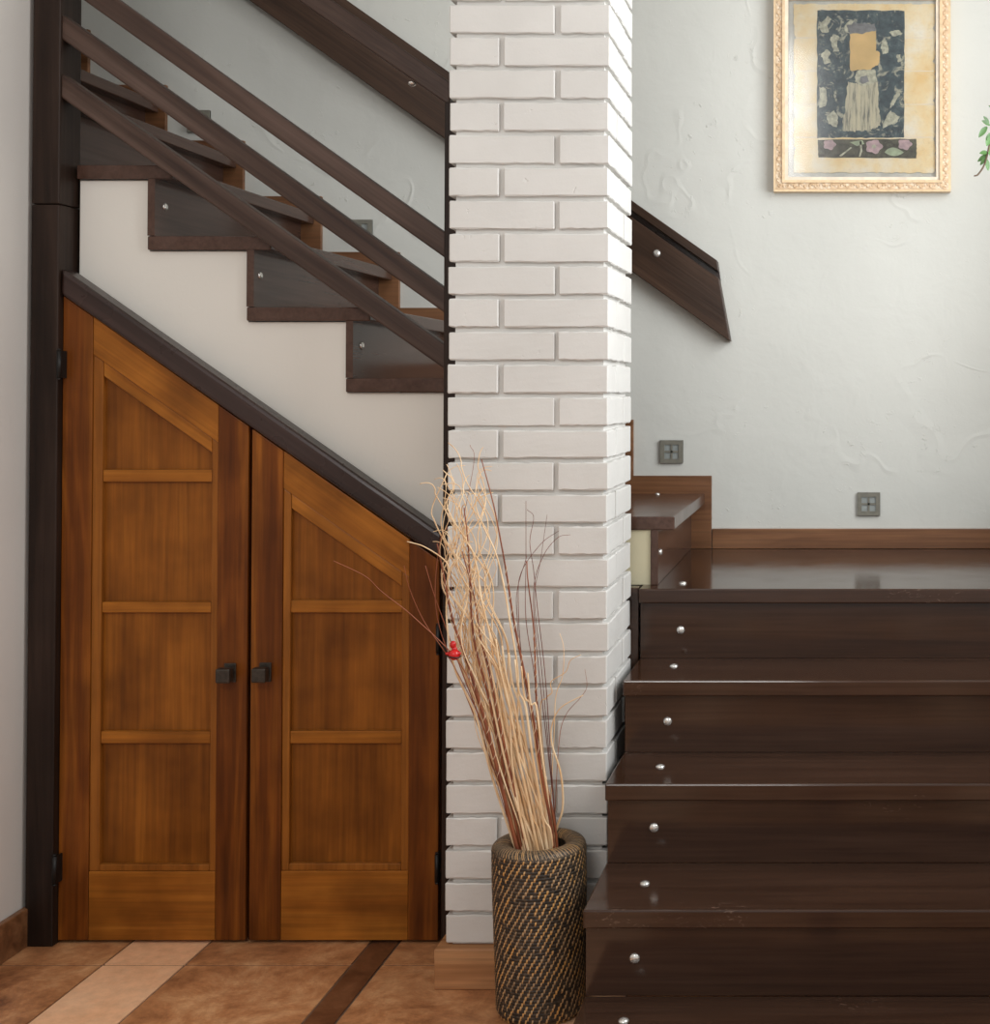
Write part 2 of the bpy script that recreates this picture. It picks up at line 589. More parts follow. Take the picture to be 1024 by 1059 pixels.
bmB = P(37.5, 940, 3.31)[1]
structure(box('baseboard_left', LX, LX + 0.017, -1.5, 3.312, 0, 0.093, 'skirt', None, 0.003), 'brown baseboard along the left side wall', 'baseboard')

# ------------------------------------------------------------------ understairs wall: top edge follows the steps
def top(k):
    return 1.024 + 0.177 * (k - 1)


def nose(k):
    return -1.408 - 0.2475 * (k - 5)


def rface(k):
    return nose(k) - 0.042


TK = 0.0345                     # tread thickness
poly = []
for k in range(2, 7):
    xl = rface(k + 1) - 0.0195
    xr = rface(k) - 0.0195
    z = top(k) - TK - 0.002
    poly += [(max(xr, -1.892), z), (max(xl, -1.892), z)]
poly = [(min(p[0], -0.958), p[1]) for p in poly]
low = [(-1.892, 1.55), (-0.958, 0.85)]
structure(prism('wall_understairs', poly + low, 3.376, 3.42, 'plain_wall'), 'smooth off white wall panel below the stepped tread ends', 'wall')

# ------------------------------------------------------------------ lower flight
ft = thing('stair_flight', 'broad lower flight of dark brown lacquered steps rising to the landing at right', 'staircase', (0.25, 2.9, 0))
SX0, SX1 = -0.5, 0.998
steps = [('Z', 2.425, 0.151), ('A', 2.675, 0.3263), ('B', 2.9254, 0.5007), ('C', 3.1641, 0.6717), ('D', 3.411, D_TOP)]
caps_t = [(645, 1056), (667, 914), (683, 793), (697, 689), (706, 603.5)]
caps_r = [None, (656.5, 991), (676.5, 856), (690.5, 746), (704, 651.5)]
extra_t = {4: [(742.5, 566.4)]}
for i, (nm, y, z) in enumerate(steps):
    yb = steps[i + 1][1] + 0.02 if i < 4 else YB - 0.02
    t = box('tread', SX0, SX1, y, yb, z - 0.0365, z, 'stair', ft, 0.0035)
    zb = steps[i - 1][2] if i else 0.0
    r = box('riser', SX0 + 0.003, SX1, y + 0.02, y + 0.04, zb + (0.0 if i else 0.001), z - 0.0365, 'stair', ft)
    for cp in [caps_t[i]] + extra_t.get(i, []):
        v = (AX - cp[1]) / F
        rat = (v * math.cos(TH) + math.sin(TH)) / (math.cos(TH) - v * math.sin(TH))
        Y = (z - EYE) / rat
        screw_cap((P(cp[0], cp[1], Y)[0], Y, z), (0, 0, 1), t)
    if caps_r[i]:
        px, py = caps_r[i]
        X, Z = P(px, py, y + 0.02)
        screw_cap((X, y + 0.02, Z), (0, -1, 0), r)
box('corner_post', -0.56, -0.5035, 3.436, 3.478, 0.001, D_TOP - 0.001, 'stair', ft, 0.002)
structure(box('baseboard_back', -0.395, 1.0, YB - 0.016, YB, D_TOP, 0.912, 'skirt', None, 0.002), 'warm brown baseboard along the back of the landing', 'baseboard')

# stepped skirting on the back wall
poly = []
for k in range(1, 11):
    poly += [(nose(k) + 0.021, (D_TOP if k == 1 else top(k - 1) + 0.055)), (nose(k) + 0.021, top(k) + 0.055)]
poly += [(nose(11) + 0.021, top(10) + 0.055), (nose(11) + 0.021, top(10) - 0.25), (nose(2), D_TOP)]
structure(prism('trim_1', poly, YB - 0.016, YB, 'skirt', None, 0.0015), 'warm brown stepped skirting following the upper steps on the back wall', 'skirting')

# ------------------------------------------------------------------ upper flight
fu = thing('stair_flight', 'narrow upper flight of dark brown steps climbing left behind the slanted railing', 'staircase', (-1.4, 3.85, D_TOP))
caps_u = {5: (268.5, 285), 6: (169.5, 214), 4: (374, 357.5)}
for k in range(1, 11):
    ya = 3.48 if k < 3 else (YT if k < 7 else (3.395 if k == 7 else 3.465))
    xl = max(rface(k + 1) - 0.018, -1.893) if k == 6 else rface(k + 1) - 0.018
    xr = nose(k)
    t = box('tread', xl, xr, ya, YB - 0.018, top(k) - TK, top(k), 'stairY', fu, 0.003)
    zb = top(k - 1) if k > 1 else D_TOP
    r = box('riser', rface(k) - 0.018, rface(k), ya, YB - 0.018, zb + 0.001, top(k) - TK, 'stairY', fu)
    if k in caps_u:
        px, py = caps_u[k]
        v = (px - VX) / F
        Y = rface(k) / (v / math.cos(TH)) * 1.0
        Y = max(Y, YT + 0.02)
        screw_cap((rface(k), Y, P(px, py, Y)[1]), (1, 0, 0), r, 0.011)
    if k == 1:
        X, Z = P(676.5, 571, 3.53)
        screw_cap((rface(k), 3.53, Z), (1, 0, 0), r, 0.009)
        v = (AX - 510) / F
        rat = (v * math.cos(TH) + math.sin(TH)) / (math.cos(TH) - v * math.sin(TH))
        Y = (top(1) - EYE) / rat
        screw_cap((P(682, 510.5, Y)[0], min(Y, 4.24), top(1)), (0, 0, 1), t, 0.009)
sp = box('side_panel', -0.62, rface(1) - 0.02, 3.487, 3.51, D_TOP, top(1) - TK, 'cream', fu)
sp['label'] = 'side panel in a lit yellowish white below the first tread end'

# ------------------------------------------------------------------ brick pillar
pl = thing('brick_pillar', 'square white painted brick pillar between the cupboard and the lower steps', 'pillar', (-0.7045, 3.2575, 0))
PX0, PX1, PY0, PY1 = -0.887, -0.522, 3.085, 3.43
bm = bmesh.new()
rnd = random.Random(5)


def brick(x0, x1, y0, y1, z0, z1):
    j = lambda s=0.0016: rnd.uniform(-s, s)
    tmp = bmesh.new()
    dx0, dx1, dy0, dy1 = j(), j(), j(.0022), j()
    add_box(tmp, x0 + dx0, x1 + dx1, y0 + dy0, y1 + dy1, z0 + j(.0008), z1 + j(.0008))
    bmesh.ops.recalc_face_normals(tmp, faces=tmp.faces[:])
    bmesh.ops.bevel(tmp, geom=tmp.edges[:], offset=0.0022, segments=1, affect='EDGES')
    long_e = [e for e in tmp.edges if e.calc_length() > 0.04]
    bmesh.ops.subdivide_edges(tmp, edges=long_e, cuts=7, use_grid_fill=True)
    for vv in tmp.verts:
        # worn arrises
        edge = (min(abs(vv.co.z - z0), abs(vv.co.z - z1)) < 0.004)
        s = 0.0009 if edge else 0.0003
        vv.co += Vector((rnd.uniform(-s, s) * .35, rnd.uniform(-s, s) * .35, rnd.uniform(-s * 1.5, s * 1.5)))
    me = bpy.data.meshes.new('tmp')
    tmp.to_mesh(me)
    tmp.free()
    bm.from_mesh(me)
    bpy.data.meshes.remove(me)


z = 0.0907
W, Dp = PX1 - PX0, PY1 - PY0
i = 0
J = 0.0105
while z < 4.29:
    cs = 0.0732 if i < 16 else 0.0749
    z0, z1 = z + J * 0.5, min(z + cs - J * 0.5, 4.299)
    fx = 0.246
    hx = W - fx
    fy = Dp - hx
    if i % 2 == 0:   # full brick front left, header front right
        brick(PX0, PX0 + fx - J / 2, PY0, PY0 + hx - J / 2, z0, z1)
        brick(PX0 + fx + J / 2, PX1, PY0, PY0 + fy - J / 2, z0, z1)
        brick(PX0 + hx + J / 2, PX1, PY0 + fy + J / 2, PY1, z0, z1)
        brick(PX0, PX0 + hx - J / 2, PY0 + hx + J / 2, PY1, z0, z1)
    else:
        brick(PX0, PX0 + hx - J / 2, PY0, PY0 + fy - J / 2, z0, z1)
        brick(PX0 + hx + J / 2, PX1, PY0, PY0 + hx - J / 2, z0, z1)
        brick(PX1 - hx + J / 2, PX1, PY0 + hx + J / 2, PY1, z0, z1)
        brick(PX0, PX0 + fx - J / 2, PY0 + fy + J / 2, PY1, z0, z1)
    z += cs
    i += 1
add_box(bm, PX0 + .013, PX1 - .013, PY0 + .012, PY1 - .013, 0.001, 4.299)
obj('shaft', bm, 'brick', pl)
bm = bmesh.new()
add_box(bm, PX0 - 0.020, PX1 + 0.012, PY0 - 0.021, PY1, 0.0, 0.0907)
bmesh.ops.recalc_face_normals(bm, faces=bm.faces[:])
bevel(bm, 0.003)
b = obj('base_board', bm, 'base', pl)
b['label'] = 'light brown wooden base board'

# ------------------------------------------------------------------ railing
rl = thing('stair_railing', 'dark brown railing of square posts and slanting parallel bars left of the pillar', 'railing', (-1.4, 3.33, 0))
pxl = P(30.5, 400, 3.30)[0]
pxr = -1.901
JZ = P(50, 211, 3.30)[1]
p1 = box('post', pxl, pxr, 3.30, 3.392, 0.0, JZ - 0.001, 'post', rl, 0.003)
p1b = box('post', pxl, pxr, 3.30, 3.392, JZ + 0.001, 4.299, 'post', rl, 0.003)
p1b['label'] = 'upper post length above the joint'
p2 = box('post', P(458, 500, 3.28)[0], PX0 - 0.022, 3.28, 3.352, 0.0, P(460, 107, 3.30)[1], 'post', rl, 0.003)
RY0, RY1 = 3.308, 3.350
xR = 462.5
for (yl, yr, th) in ((74.7, 355, 25.5), (13.2, 296.5, 26), (-43.5, 239, 26.3)):
    pa, pb = P(62, yl, RY0), P(xR, yr + (xR - 458) * 0.708, RY0)
    slanted('bar', pa, pb, th / F * RY0, RY0, RY1, 'rail', rl, 0.0045)
pa, pb = P(62, -196, 3.29), P(466, 85, 3.29)
h = slanted('top_rail', pa, pb, 25 / F * 3.29, 3.285, 3.355, 'rail', rl, 0.004)
screw_cap((P(425, 85, 3.3)[0], 3.31, P(425, 85.5, 3.3)[1]), (0, -.3, -1), h, 0.010)

# ------------------------------------------------------------------ wall handrail
hr = thing('handrail', 'thick dark brown handrail board fixed to the back wall above the upper steps', 'handrail', (-1.2, YB, 2.0))
HY = 4.235


def HP(px, py):
    return P(px, py, HY)


sl = 0.703
xl = -60
main = [HP(743.7, 288.0), HP(755.6, 353.4), HP(xl, 353.4 - (755.6 - xl) * 0.7095), HP(xl, 288.0 - (743.7 - xl) * sl)]
mb = tilted_board('board', main, HY, YB - 0.002, 'hand', hr, 0.003)
cap = [HP(741.4, 269.2), HP(743.2, 281.0), HP(xl, 281.0 - (743.2 - xl) * sl), HP(xl, 269.2 - (741.4 - xl) * sl)]
tilted_board('cap_strip', cap, HY - 0.004, YB - 0.002, 'hand', hr, 0.002)
grv = [HP(743.0, 280.0), HP(744.4, 289.0), HP(xl, 289.0 - (744.4 - xl) * sl), HP(xl, 280.0 - (743.0 - xl) * sl)]
g_ = tilted_board('groove_backing', grv, HY + 0.03, YB - 0.003, 'trim', hr, 0.001)
X, Z = HP(679.3, 262)
screw_cap((X, HY, Z), (0, -1, 0), mb, 0.0125)

# ------------------------------------------------------------------ cupboard
cb = thing('understairs_cupboard', 'brown wooden cupboard with two slant topped panelled doors under the stairs', 'cupboard', (-1.435, 3.34, 0))
DY = 3.319                                   # door front face
DZ0 = 0.008
sD = 0.700                                   # slope of the door tops
ZT0 = P(62, 303.5, DY)[1]
XT0 = P(62, 303.5, DY)[0]


def ztop(x):
    return ZT0 - sD * (x - XT0)


def door(px):
    """px: pixel columns of stile edges; rows shared by both doors"""
    X = lambda p: P(p, 700, DY)[0]
    Z = lambda p: P(250, p, DY)[1]
    (x0, x1, x2, x3, x4, x5) = [X(p) for p in px['x']]     # outer, stile, bead inner, bead inner, stile, outer
    side = px['side']
    T = 0.034
    bm = bmesh.new()
    zb1 = Z(px['bot'])
    add_prism(bm, [(x0, DZ0), (x1, DZ0), (x1, ztop(x1)), (x0, ztop(x0))], DY, DY + T)
    add_prism(bm, [(x4, DZ0), (x5, DZ0), (x5, ztop(x5)), (x4, ztop(x4))], DY, DY + T)
    bmesh.ops.recalc_face_normals(bm, faces=bm.faces[:])
    bevel(bm, 0.0022)
    d = obj('door', bm, 'stile', cb)
    d['label'] = px['label']
    dv = px['railv']                                         # vertical height of the slanted rail
    tilted_board('top_rail', [(x1 + .0005, ztop(x1)), (x4 - .0005, ztop(x4)), (x4 - .0005, ztop(x4) - dv), (x1 + .0005, ztop(x1) - dv)], DY + 0.0012, DY + T, 'doorrail', d, 0.0015, sD)
    box('bottom_rail', x1 + .0005, x4 - .0005, DY + 0.0012, DY + T, DZ0, zb1, 'doorrail', d, 0.0015)
    # moulding round the panels
    bt = Z(px['bead'])
    bvz = 0.036
    bm = bmesh.new()
    by0 = DY + 0.003
    add_prism(bm, [(x1, zb1), (x2, zb1), (x2, ztop(x2) - dv), (x1, ztop(x1) - dv)], by0, DY + T - .004)
    add_prism(bm, [(x3, zb1), (x4, zb1), (x4, ztop(x4) - dv), (x3, ztop(x3) - dv - bvz * .0)], by0, DY + T - .004)
    add_prism(bm, [(x2, zb1), (x3, zb1), (x3, bt), (x2, bt)], by0 + .0005, DY + T - .004)
    bmesh.ops.recalc_face_normals(bm, faces=bm.faces[:])
    bevel(bm, 0.0025)
    obj('moulding', bm, 'bead', d)
    tilted_board('moulding', [(x2 + .0003, ztop(x2) - dv), (x3 - .0003, ztop(x3) - dv), (x3 - .0003, ztop(x3) - dv - bvz), (x2 + .0003, ztop(x2) - dv - bvz)], by0 + .0005, DY + T - .004, 'doorrail', d, 0.0025, sD)
    zs = []
    for (a, b_) in px['bars']:
        za, zb = Z(a), Z(b_)
        zs.append((za, zb))
        box('crossbar', x2 + .0003, x3 - .0003, DY + 0.005, DY + T - .006, zb, za, 'doorrail', d, 0.002)
    # panels
    PYa, PYb = DY + 0.016, DY + 0.027
    prism('panel', [(x2, zs[0][0]), (x3, zs[0][0]), (x3, ztop(x3) - dv - bvz), (x2, ztop(x2) - dv - bvz)], PYa, PYb, 'panel', d)
    for n in range(len(zs)):
        zlow = zs[n + 1][0] if n + 1 < len(zs) else bt
        box('panel', x2, x3, PYa, PYb, zlow, zs[n][1], 'panel', d)
    # knob
    kx, kz = px['knob']
    kX, kZ = P(kx, kz, DY)
    bm = bmesh.new()
    add_box(bm, kX - .0145, kX + .0145, DY - .005, DY, kZ - .0235, kZ + .0235)
    bmesh.ops.recalc_face_normals(bm, faces=bm.faces[:])
    bevel(bm, .002)
    kb = obj('knob', bm, 'iron', d)
    kb['label'] = 'square bronze knob on its back plate'
    bm = bmesh.new()
    add_box(bm, kX - .007, kX + .007, DY - .024, DY - .004, kZ - .007, kZ + .007)
    vs, fs = add_box(bm, kX - .0175, kX + .0175, DY - .046, DY - .022, kZ - .0175, kZ + .0175)
    bmesh.ops.recalc_face_normals(bm, faces=bm.faces[:])
    bevel(bm, .004)
    me = bpy.data.meshes.new('k')
    o0 = wloc(kb)
    bmesh.ops.translate(bm, verts=bm.verts[:], vec=-o0)
    bm.from_mesh(kb.data)
    bm.to_mesh(kb.data)
    bm.free()
    for hz in px['hinges']:
        hx = x0 + 0.006 if side == 'L' else x5 + 0.005
        hZ = P(60, hz, DY)[1]
        hy = DY - 0.0255
        bm = bmesh.new()
        add_tube(bm, [(hx, hy, hZ - .033), (hx, hy, hZ + .033)], 0.0055, 10)
        add_tube(bm, [(hx, hy, hZ - .038), (hx, hy, hZ - .034)], 0.0045, 10)
        add_tube(bm, [(hx, hy, hZ + .034), (hx, hy, hZ + .038)], 0.0045, 10)
        sg = 1 if side == 'L' else -1
        xa, xb = sorted((hx + sg * .0008, hx + sg * .0045))
        add_box(bm, xa, xb, hy + .003, DY + .002, hZ - .033, hZ + .033)
        hg = obj('hinge', bm, 'black', d)
        hg['label'] = 'small black barrel hinge'
    return d


door(dict(x=(61.9, 93, 103.5, 217, 224, 255.5), side='L', label='taller left door', railv=0.092,
          bars=((486, 498.5), (623, 634), (757, 769.5)), bead=894.5, bot=901.5, knob=(238.5, 695.5), hinges=(377, 896)))
door(dict(x=(259, 291.5, 299.5, 415, 423, 454), side='R', label='shorter right door', railv=0.092,
          bars=((621, 634), (756.5, 769.5)), bead=893.5, bot=901, knob=(275, 695), hinges=(659, 894)))
# sloping fascia
fa = P(62.8, 277.2, 3.305), P(458, 553.5, 3.305)
slanted('sloping_fascia', fa[0], fa[1], 27.5 / F * 3.305, 3.305, 3.372, 'trim', cb, 0.009)

# ------------------------------------------------------------------ step lights
def step_light(px, py, label, wpx=24):
    X, Z = P(px, py, YB)
    t = thing('step_light', label, 'wall light', (X, YB, Z), 'square step lights on the plaster wall')
    w = wpx / F * YB / 2
    s, bar, y0 = w * 0.62, w * 0.085, YB - 0.011
    bm = bmesh.new()
    add_box(bm, X - w, X + w, y0 + .006, YB, Z - w, Z + w)
    add_box(bm, X - w, X - s, y0, YB, Z - w, Z + w)
    add_box(bm, X + s, X + w, y0, YB, Z - w, Z + w)
    add_box(bm, X - s, X + s, y0, YB, Z + s, Z + w)
    add_box(bm, X - s, X + s, y0, YB, Z - w, Z - s)
    add_box(bm, X - bar, X + bar, y0 + .001, YB, Z - s, Z + s)
    add_box(bm, X - s, X + s, y0 + .001, YB, Z - bar, Z + bar)
    obj('faceplate', bm, 'plate', t)
    for sx in (-1, 1):
        for sz in (-1, 1):
            a, b_ = sorted((X + sx * bar, X + sx * s))
            c, d = sorted((Z + sz * bar, Z + sz * s))
            box('pane', a, b_, y0 + .004, y0 + .0075, c, d, 'pane', t)


step_light(695, 467, 'grey square step light just right of the brick pillar', 23.5)
step_light(898.5, 521, 'grey square step light low over the landing baseboard', 23.5)
step_light(374, 239, 'grey square step light partly hidden behind the middle railing bar nearest the pillar', 23)
step_light(206.5, 126, 'grey square step light half hidden behind the bars near the left post', 23)

# ------------------------------------------------------------------ picture
FY = 4.245
pt = thing('framed_picture', 'framed antique style collage under glass in a carved pale gold frame on the wall', 'picture', (*[P(891, 197, FY)[0], YB, P(891, 197, FY)[1]],))
fx0, fz0 = P(800, 197.5, FY)
fx1, fz1 = P(983.5, -17, FY)


def ring(bm, o, i_, y0, y1):
    """rectangular ring between outer rect o and inner rect i_ (x0, x1, z0, z1)"""
    ox0, ox1, oz0, oz1 = o
    ix0, ix1, iz0, iz1 = i_
    add_prism(bm, [(ox0, oz0), (ox1, oz0), (ix1, iz0), (ix0, iz0)], y0, y1)
    add_prism(bm, [(ox0, oz1), (ox1, oz1), (ix1, iz1), (ix0, iz1)], y0, y1)
    add_prism(bm, [(ox0, oz0), (ix0, iz0), (ix0, iz1), (ox0, oz1)], y0, y1)
    add_prism(bm, [(ox1, oz0), (ix1, iz0), (ix1, iz1), (ox1, oz1)], y0, y1)


def inset(r, d):
    return (r[0] + d, r[1] - d, r[2] + d, r[3] - d)


r0 = (fx0, fx1, fz0, fz1)
bm = bmesh.new()
ring(bm, r0, inset(r0, 0.008), FY + 0.01, YB)
ring(bm, inset(r0, 0.027), inset(r0, 0.035), FY + 0.002, YB)
obj('frame', bm, 'gold', pt)
# carved band: rows of little scrolls standing on a strip
bm = bmesh.new()
ring(bm, inset(r0, 0.007), inset(r0, 0.028), FY + 0.008, YB)
rb = inset(r0, 0.0175)
per = []
st = 0.0165
for k_ in range(int((rb[1] - rb[0]) / st) + 1):
    per += [((rb[0] + k_ * st), rb[2], 0), ((rb[0] + k_ * st), rb[3], 0)]
for k_ in range(int((rb[3] - rb[2]) / st) + 1):
    per += [(rb[0], rb[2] + k_ * st, 1), (rb[1], rb[2] + k_ * st, 1)]
for n, (x, z, ax) in enumerate(per):
    sgn = 1 if n % 4 < 2 else -1
    pts = []
    for q in range(7):
        a = q / 6 * 3.6
        rr = 0.0075 - 0.0008 * q
        du, dv = math.cos(a) * rr, math.sin(a) * rr * sgn
        pts.append((x + (du if ax == 0 else dv), FY + 0.0075, z + (dv if ax == 0 else du)))
    add_tube(bm, pts, 0.002, 6)
obj('carved_band', bm, 'carved', pt)
bm = bmesh.new()
ring(bm, inset(r0, 0.035), inset(r0, 0.046), FY + 0.010, YB)
obj('liner', bm, 'liner', pt)
ri = inset(r0, 0.044)
box('mat_board', ri[0], ri[1], FY + 0.030, FY + 0.036, ri[2], ri[3], 'mat_board', pt)
# the ragged paper sheet, with its print
PYp = FY + 0.025
px0, pz0 = P(821, 178.5, PYp)
px1, pz1 = P(967, 4, PYp)
rg = random.Random(3)
out = []


def ragged(a, b_, n):
    for i_ in range(n):
        t = i_ / n
        x = a[0] + (b_[0] - a[0]) * t
        z = a[1] + (b_[1] - a[1]) * t
        w = 0.0022
        notch = 0.007 * sum(math.exp(-((t - c) / 0.012) ** 2) for c in (0.2, 0.43, 0.66, 0.86)) if n > 60 else 0
        out.append((x + rg.uniform(-w, w) + (notch if x < (px0 + px1) / 2 else -notch) * (1 if n > 60 else 0), z + rg.uniform(-w, w)))


ragged((px0, pz0), (px1, pz0), 46)
ragged((px1, pz0), (px1, pz1), 70)
ragged((px1, pz1), (px0, pz1), 46)
ragged((px0, pz1), (px0, pz0), 70)
prism('paper', out, PYp, PYp + 0.004, 'paper', pt)
paper = pt.children[-1]


def art(name, pts, lay, mat):
    y = PYp - 0.0006 * lay
    return prism(name, [P(a, b_, y) for a, b_ in pts], y, y + 0.0005, mat, paper)


def rough_poly(pts, n=6, amp=0.7, seed=1):
    r_ = random.Random(seed)
    o = []
    for i_ in range(len(pts)):
        a, b_ = pts[i_], pts[(i_ + 1) % len(pts)]
        for q in range(n):
            t = q / n
            o.append((a[0] + (b_[0] - a[0]) * t + r_.uniform(-amp, amp), a[1] + (b_[1] - a[1]) * t + r_.uniform(-amp, amp)))
    return o


pr = art('print', rough_poly([(845, 10.5), (935.5, 11), (935, 142.5), (845.5, 142.5)], 16, 0.5, 2), 1, 'print')
bits = []
bm = bmesh.new()
def art_add(bm, pts, lay, mi):
    y = PYp - 0.0006 * lay
    add_prism(bm, [P(a, b_, y) for a, b_ in pts], y, y + 0.0005, mi)


# pale central block, smudges, long pale skirt and small pale figures
art_add(bm, rough_poly([(879, 34), (906, 31), (906, 52), (910, 54), (909, 66), (900, 72), (879, 73)], 8, 0.6, 3), 2, 0)
art_add(bm, rough_poly([(876, 27), (884, 23), (904, 25), (906, 31), (893, 35), (879, 35)], 6, 1.0, 4), 3, 1)
art_add(bm, rough_poly([(877, 84), (890, 88), (908, 84), (909, 110), (911, 130), (899, 134), (884, 136), (871, 135), (874, 110)], 8, 0.8, 5), 2, 2)
art_add(bm, rough_poly([(886, 73), (905, 71), (907, 84), (893, 90), (884, 84)], 5, 0.8, 6), 3, 3)
art_add(bm, rough_poly([(890, 80), (897, 78), (899, 84), (893, 87), (889, 85)], 4, 0.5, 7), 4, 1)
figs = [[(858, 40), (862, 35), (868, 38), (866, 46), (868, 53), (862, 53), (860, 46)],
        [(851, 22), (856, 17), (860, 20), (856, 26), (857, 33), (850, 34), (847, 28)],
        [(912, 44), (915, 39), (918, 46), (919, 54), (914, 56), (911, 50)],
        [(919, 33), (930, 31), (933, 35), (924, 38)], [(875, 24), (881, 20), (883, 26), (876, 33), (873, 31)],
        [(855, 120), (863, 114), (867, 122), (866, 132), (857, 128)],
        [(847, 90), (854, 91), (855, 108), (848, 112)],
        [(915, 124), (921, 114), (930, 121), (928, 127), (919, 130), (913, 133)],
        [(921, 108), (925, 100), (929, 93), (931, 98), (926, 106), (921, 112)],
        [(849, 56), (855, 51), (860, 55), (856, 60), (861, 65), (852, 66)],
        [(927, 57), (931, 56), (933, 63), (929, 64)]]
for n, fg in enumerate(figs):
    art_add(bm, rough_poly(fg, 5, 0.7, 20 + n), 2, 3)
for fy in (39, 73.5, 108, 142):
    for (fa_, fb_) in ((823, 845), (936, 966)):
        art('fold', rough_poly([(fa_, fy - .5), (fb_, fy - .5), (fb_, fy + .5), (fa_, fy + .5)], 8, 0.25, int(fy + fa_)), 1, 'liner')
obj('print_detail', bm, ['blank', 'darkhaze', 'dress', 'palefig'], paper)
art('flower_strip', rough_poly([(846, 144.5), (948, 143.5), (948, 163.5), (846.5, 163)], 12, 0.4, 8), 1, 'strip')
bm = bmesh.new()


def petals(cx, cy, r, n=5, cut=None):
    return [(cx + math.cos(i_ / 40 * 2 * math.pi) * r * (1 + .13 * math.cos(n * i_ / 40 * 2 * math.pi)),
             min(max(cy + math.sin(i_ / 40 * 2 * math.pi) * r * .85 * (1 + .13 * math.cos(n * i_ / 40 * 2 * math.pi)), 144.6), 162.8)) for i_ in range(40)]


for (cx, cy, r) in ((904, 151.5, 8.3), (858, 149.5, 6.2), (936, 149, 6.8)):
    art_add(bm, petals(cx, cy, r), 2, 0)
art_add(bm, petals(904, 151.5, 2.2), 3, 2)
leaf = [(915 + 20 * t, 157.5 - 5.0 * math.sin(math.pi * t ** .8)) for t in [i_ / 12 for i_ in range(13)]] + [(935 - 20 * t, 157.8 + 3.6 * math.sin(math.pi * t)) for t in [i_ / 12 for i_ in range(1, 12)]]
art_add(bm, leaf, 2, 1)
art_add(bm, [(879, 147), (892, 145), (894, 149), (886, 151)], 2, 1)
art_add(bm, [(889, 146), (891, 146), (892, 156), (890, 162), (888.5, 162), (890, 155)], 2, 3)
art_add(bm, [(868, 161), (880, 152), (881, 153), (870, 162)], 2, 3)
obj('flowers', bm, ['pink', 'sage', 'palefig', 'palefig'], paper)
gls = box('glass', ri[0], ri[1], FY + 0.017, FY + 0.019, ri[2], ri[3], 'glass', pt)

# ------------------------------------------------------------------ woven vase
VXc, VYc = P(557.5, 862, 2.965)[0], 2.965
VR, VH, VH0 = 0.1005, 0.0, 0.0
VH = P(557.5, 869, 2.965)[1]
vs_ = thing('woven_vase', 'tall cylindrical dark rattan vase with tan stitches on the floor before the pillar', 'vase', (VXc, VYc, 0))
bm = bmesh.new()
SEG = 120
nco = 50
prof = []


def vr(t):
    """outer radius by height fraction"""
    base = 0.0955 + 0.005 * min(1, t * 1.2)
    if t < 0.06:
        base -= 0.016 * (1 - t / 0.06) ** 2
    return base


ch = (VH - 0.012) / nco
for i_ in range(nco):
    for q in range(4):
        t = (i_ + q / 4) / nco
        prof.append((vr(t) + 0.0016 * math.sin(math.pi * q / 4) - 0.001, (i_ + q / 4) * ch))
ro, rh = vr(1), 0.057
for q in range(1, 15):
    a = q / 14 * math.pi
    rm, hw = (ro + rh) / 2, (ro - rh) / 2
    prof.append((rm + hw * math.cos(a), VH - 0.012 + 0.014 * math.sin(a)))
prof += [(rh + 0.004, VH - 0.06), (rh + 0.03, VH - 0.12), (rh + .03, 0.02), (0.0, 0.02)]
lean = lambda z: 0.007 * (1 - z / VH)
rings = []
for (r, z) in prof:
    rings.append([bm.verts.new((VXc + lean(z) + r * math.cos(2 * math.pi * s / SEG), VYc + r * math.sin(2 * math.pi * s / SEG), z)) for s in range(SEG)] if r > 0 else None)
for i_ in range(len(prof) - 2):
    for s in range(SEG):
        f = bm.faces.new((rings[i_][s], rings[i_][(s + 1) % SEG], rings[i_ + 1][(s + 1) % SEG], rings[i_ + 1][s]))
        f.smooth = True
        f.material_index = 2 if nco * 4 - 2 <= i_ < nco * 4 + 12 else 0
bm.faces.new(rings[len(prof) - 2]).material_index = 0
bm.faces.new(list(reversed(rings[0])))
rv_ = random.Random(9)
nst = 42
for i_ in range(nco):                       # tan stitches crossing each coil, stepping sideways row by row
    z0 = i_ * ch
    for s in range(nst):
        if rv_.random() < 0.10:
            continue
        a = 2 * math.pi * (s + 0.30 * i_ + rv_.uniform(-.07, .07)) / nst
        zz0, zz1 = z0 - ch * 0.12, z0 + ch * 1.1
        r = vr((i_ + .5) / nco) + 0.0009
        w = rv_.uniform(0.0013, 0.0024)
        sk = 2 * math.pi / nst * 0.12
        pts = []
        for (q, zz) in ((0, zz0), (0.5, (zz0 + zz1) / 2), (1, zz1)):
            aa = a + sk * q
            rr = r + (0.0007 if q == .5 else -0.0006)
            c = Vector((VXc + lean(zz) + rr * math.cos(aa), VYc + rr * math.sin(aa), max(zz, 0.001)))
            tg = Vector((-math.sin(aa), math.cos(aa), 0))
            pts.append((c - tg * w, c + tg * w))
        vv = [[bm.verts.new(p) for p in pr_] for pr_ in pts]
        for q in range(2):
            f = bm.faces.new((vv[q][0], vv[q][1], vv[q + 1][1], vv[q + 1][0]))
            f.material_index = 1
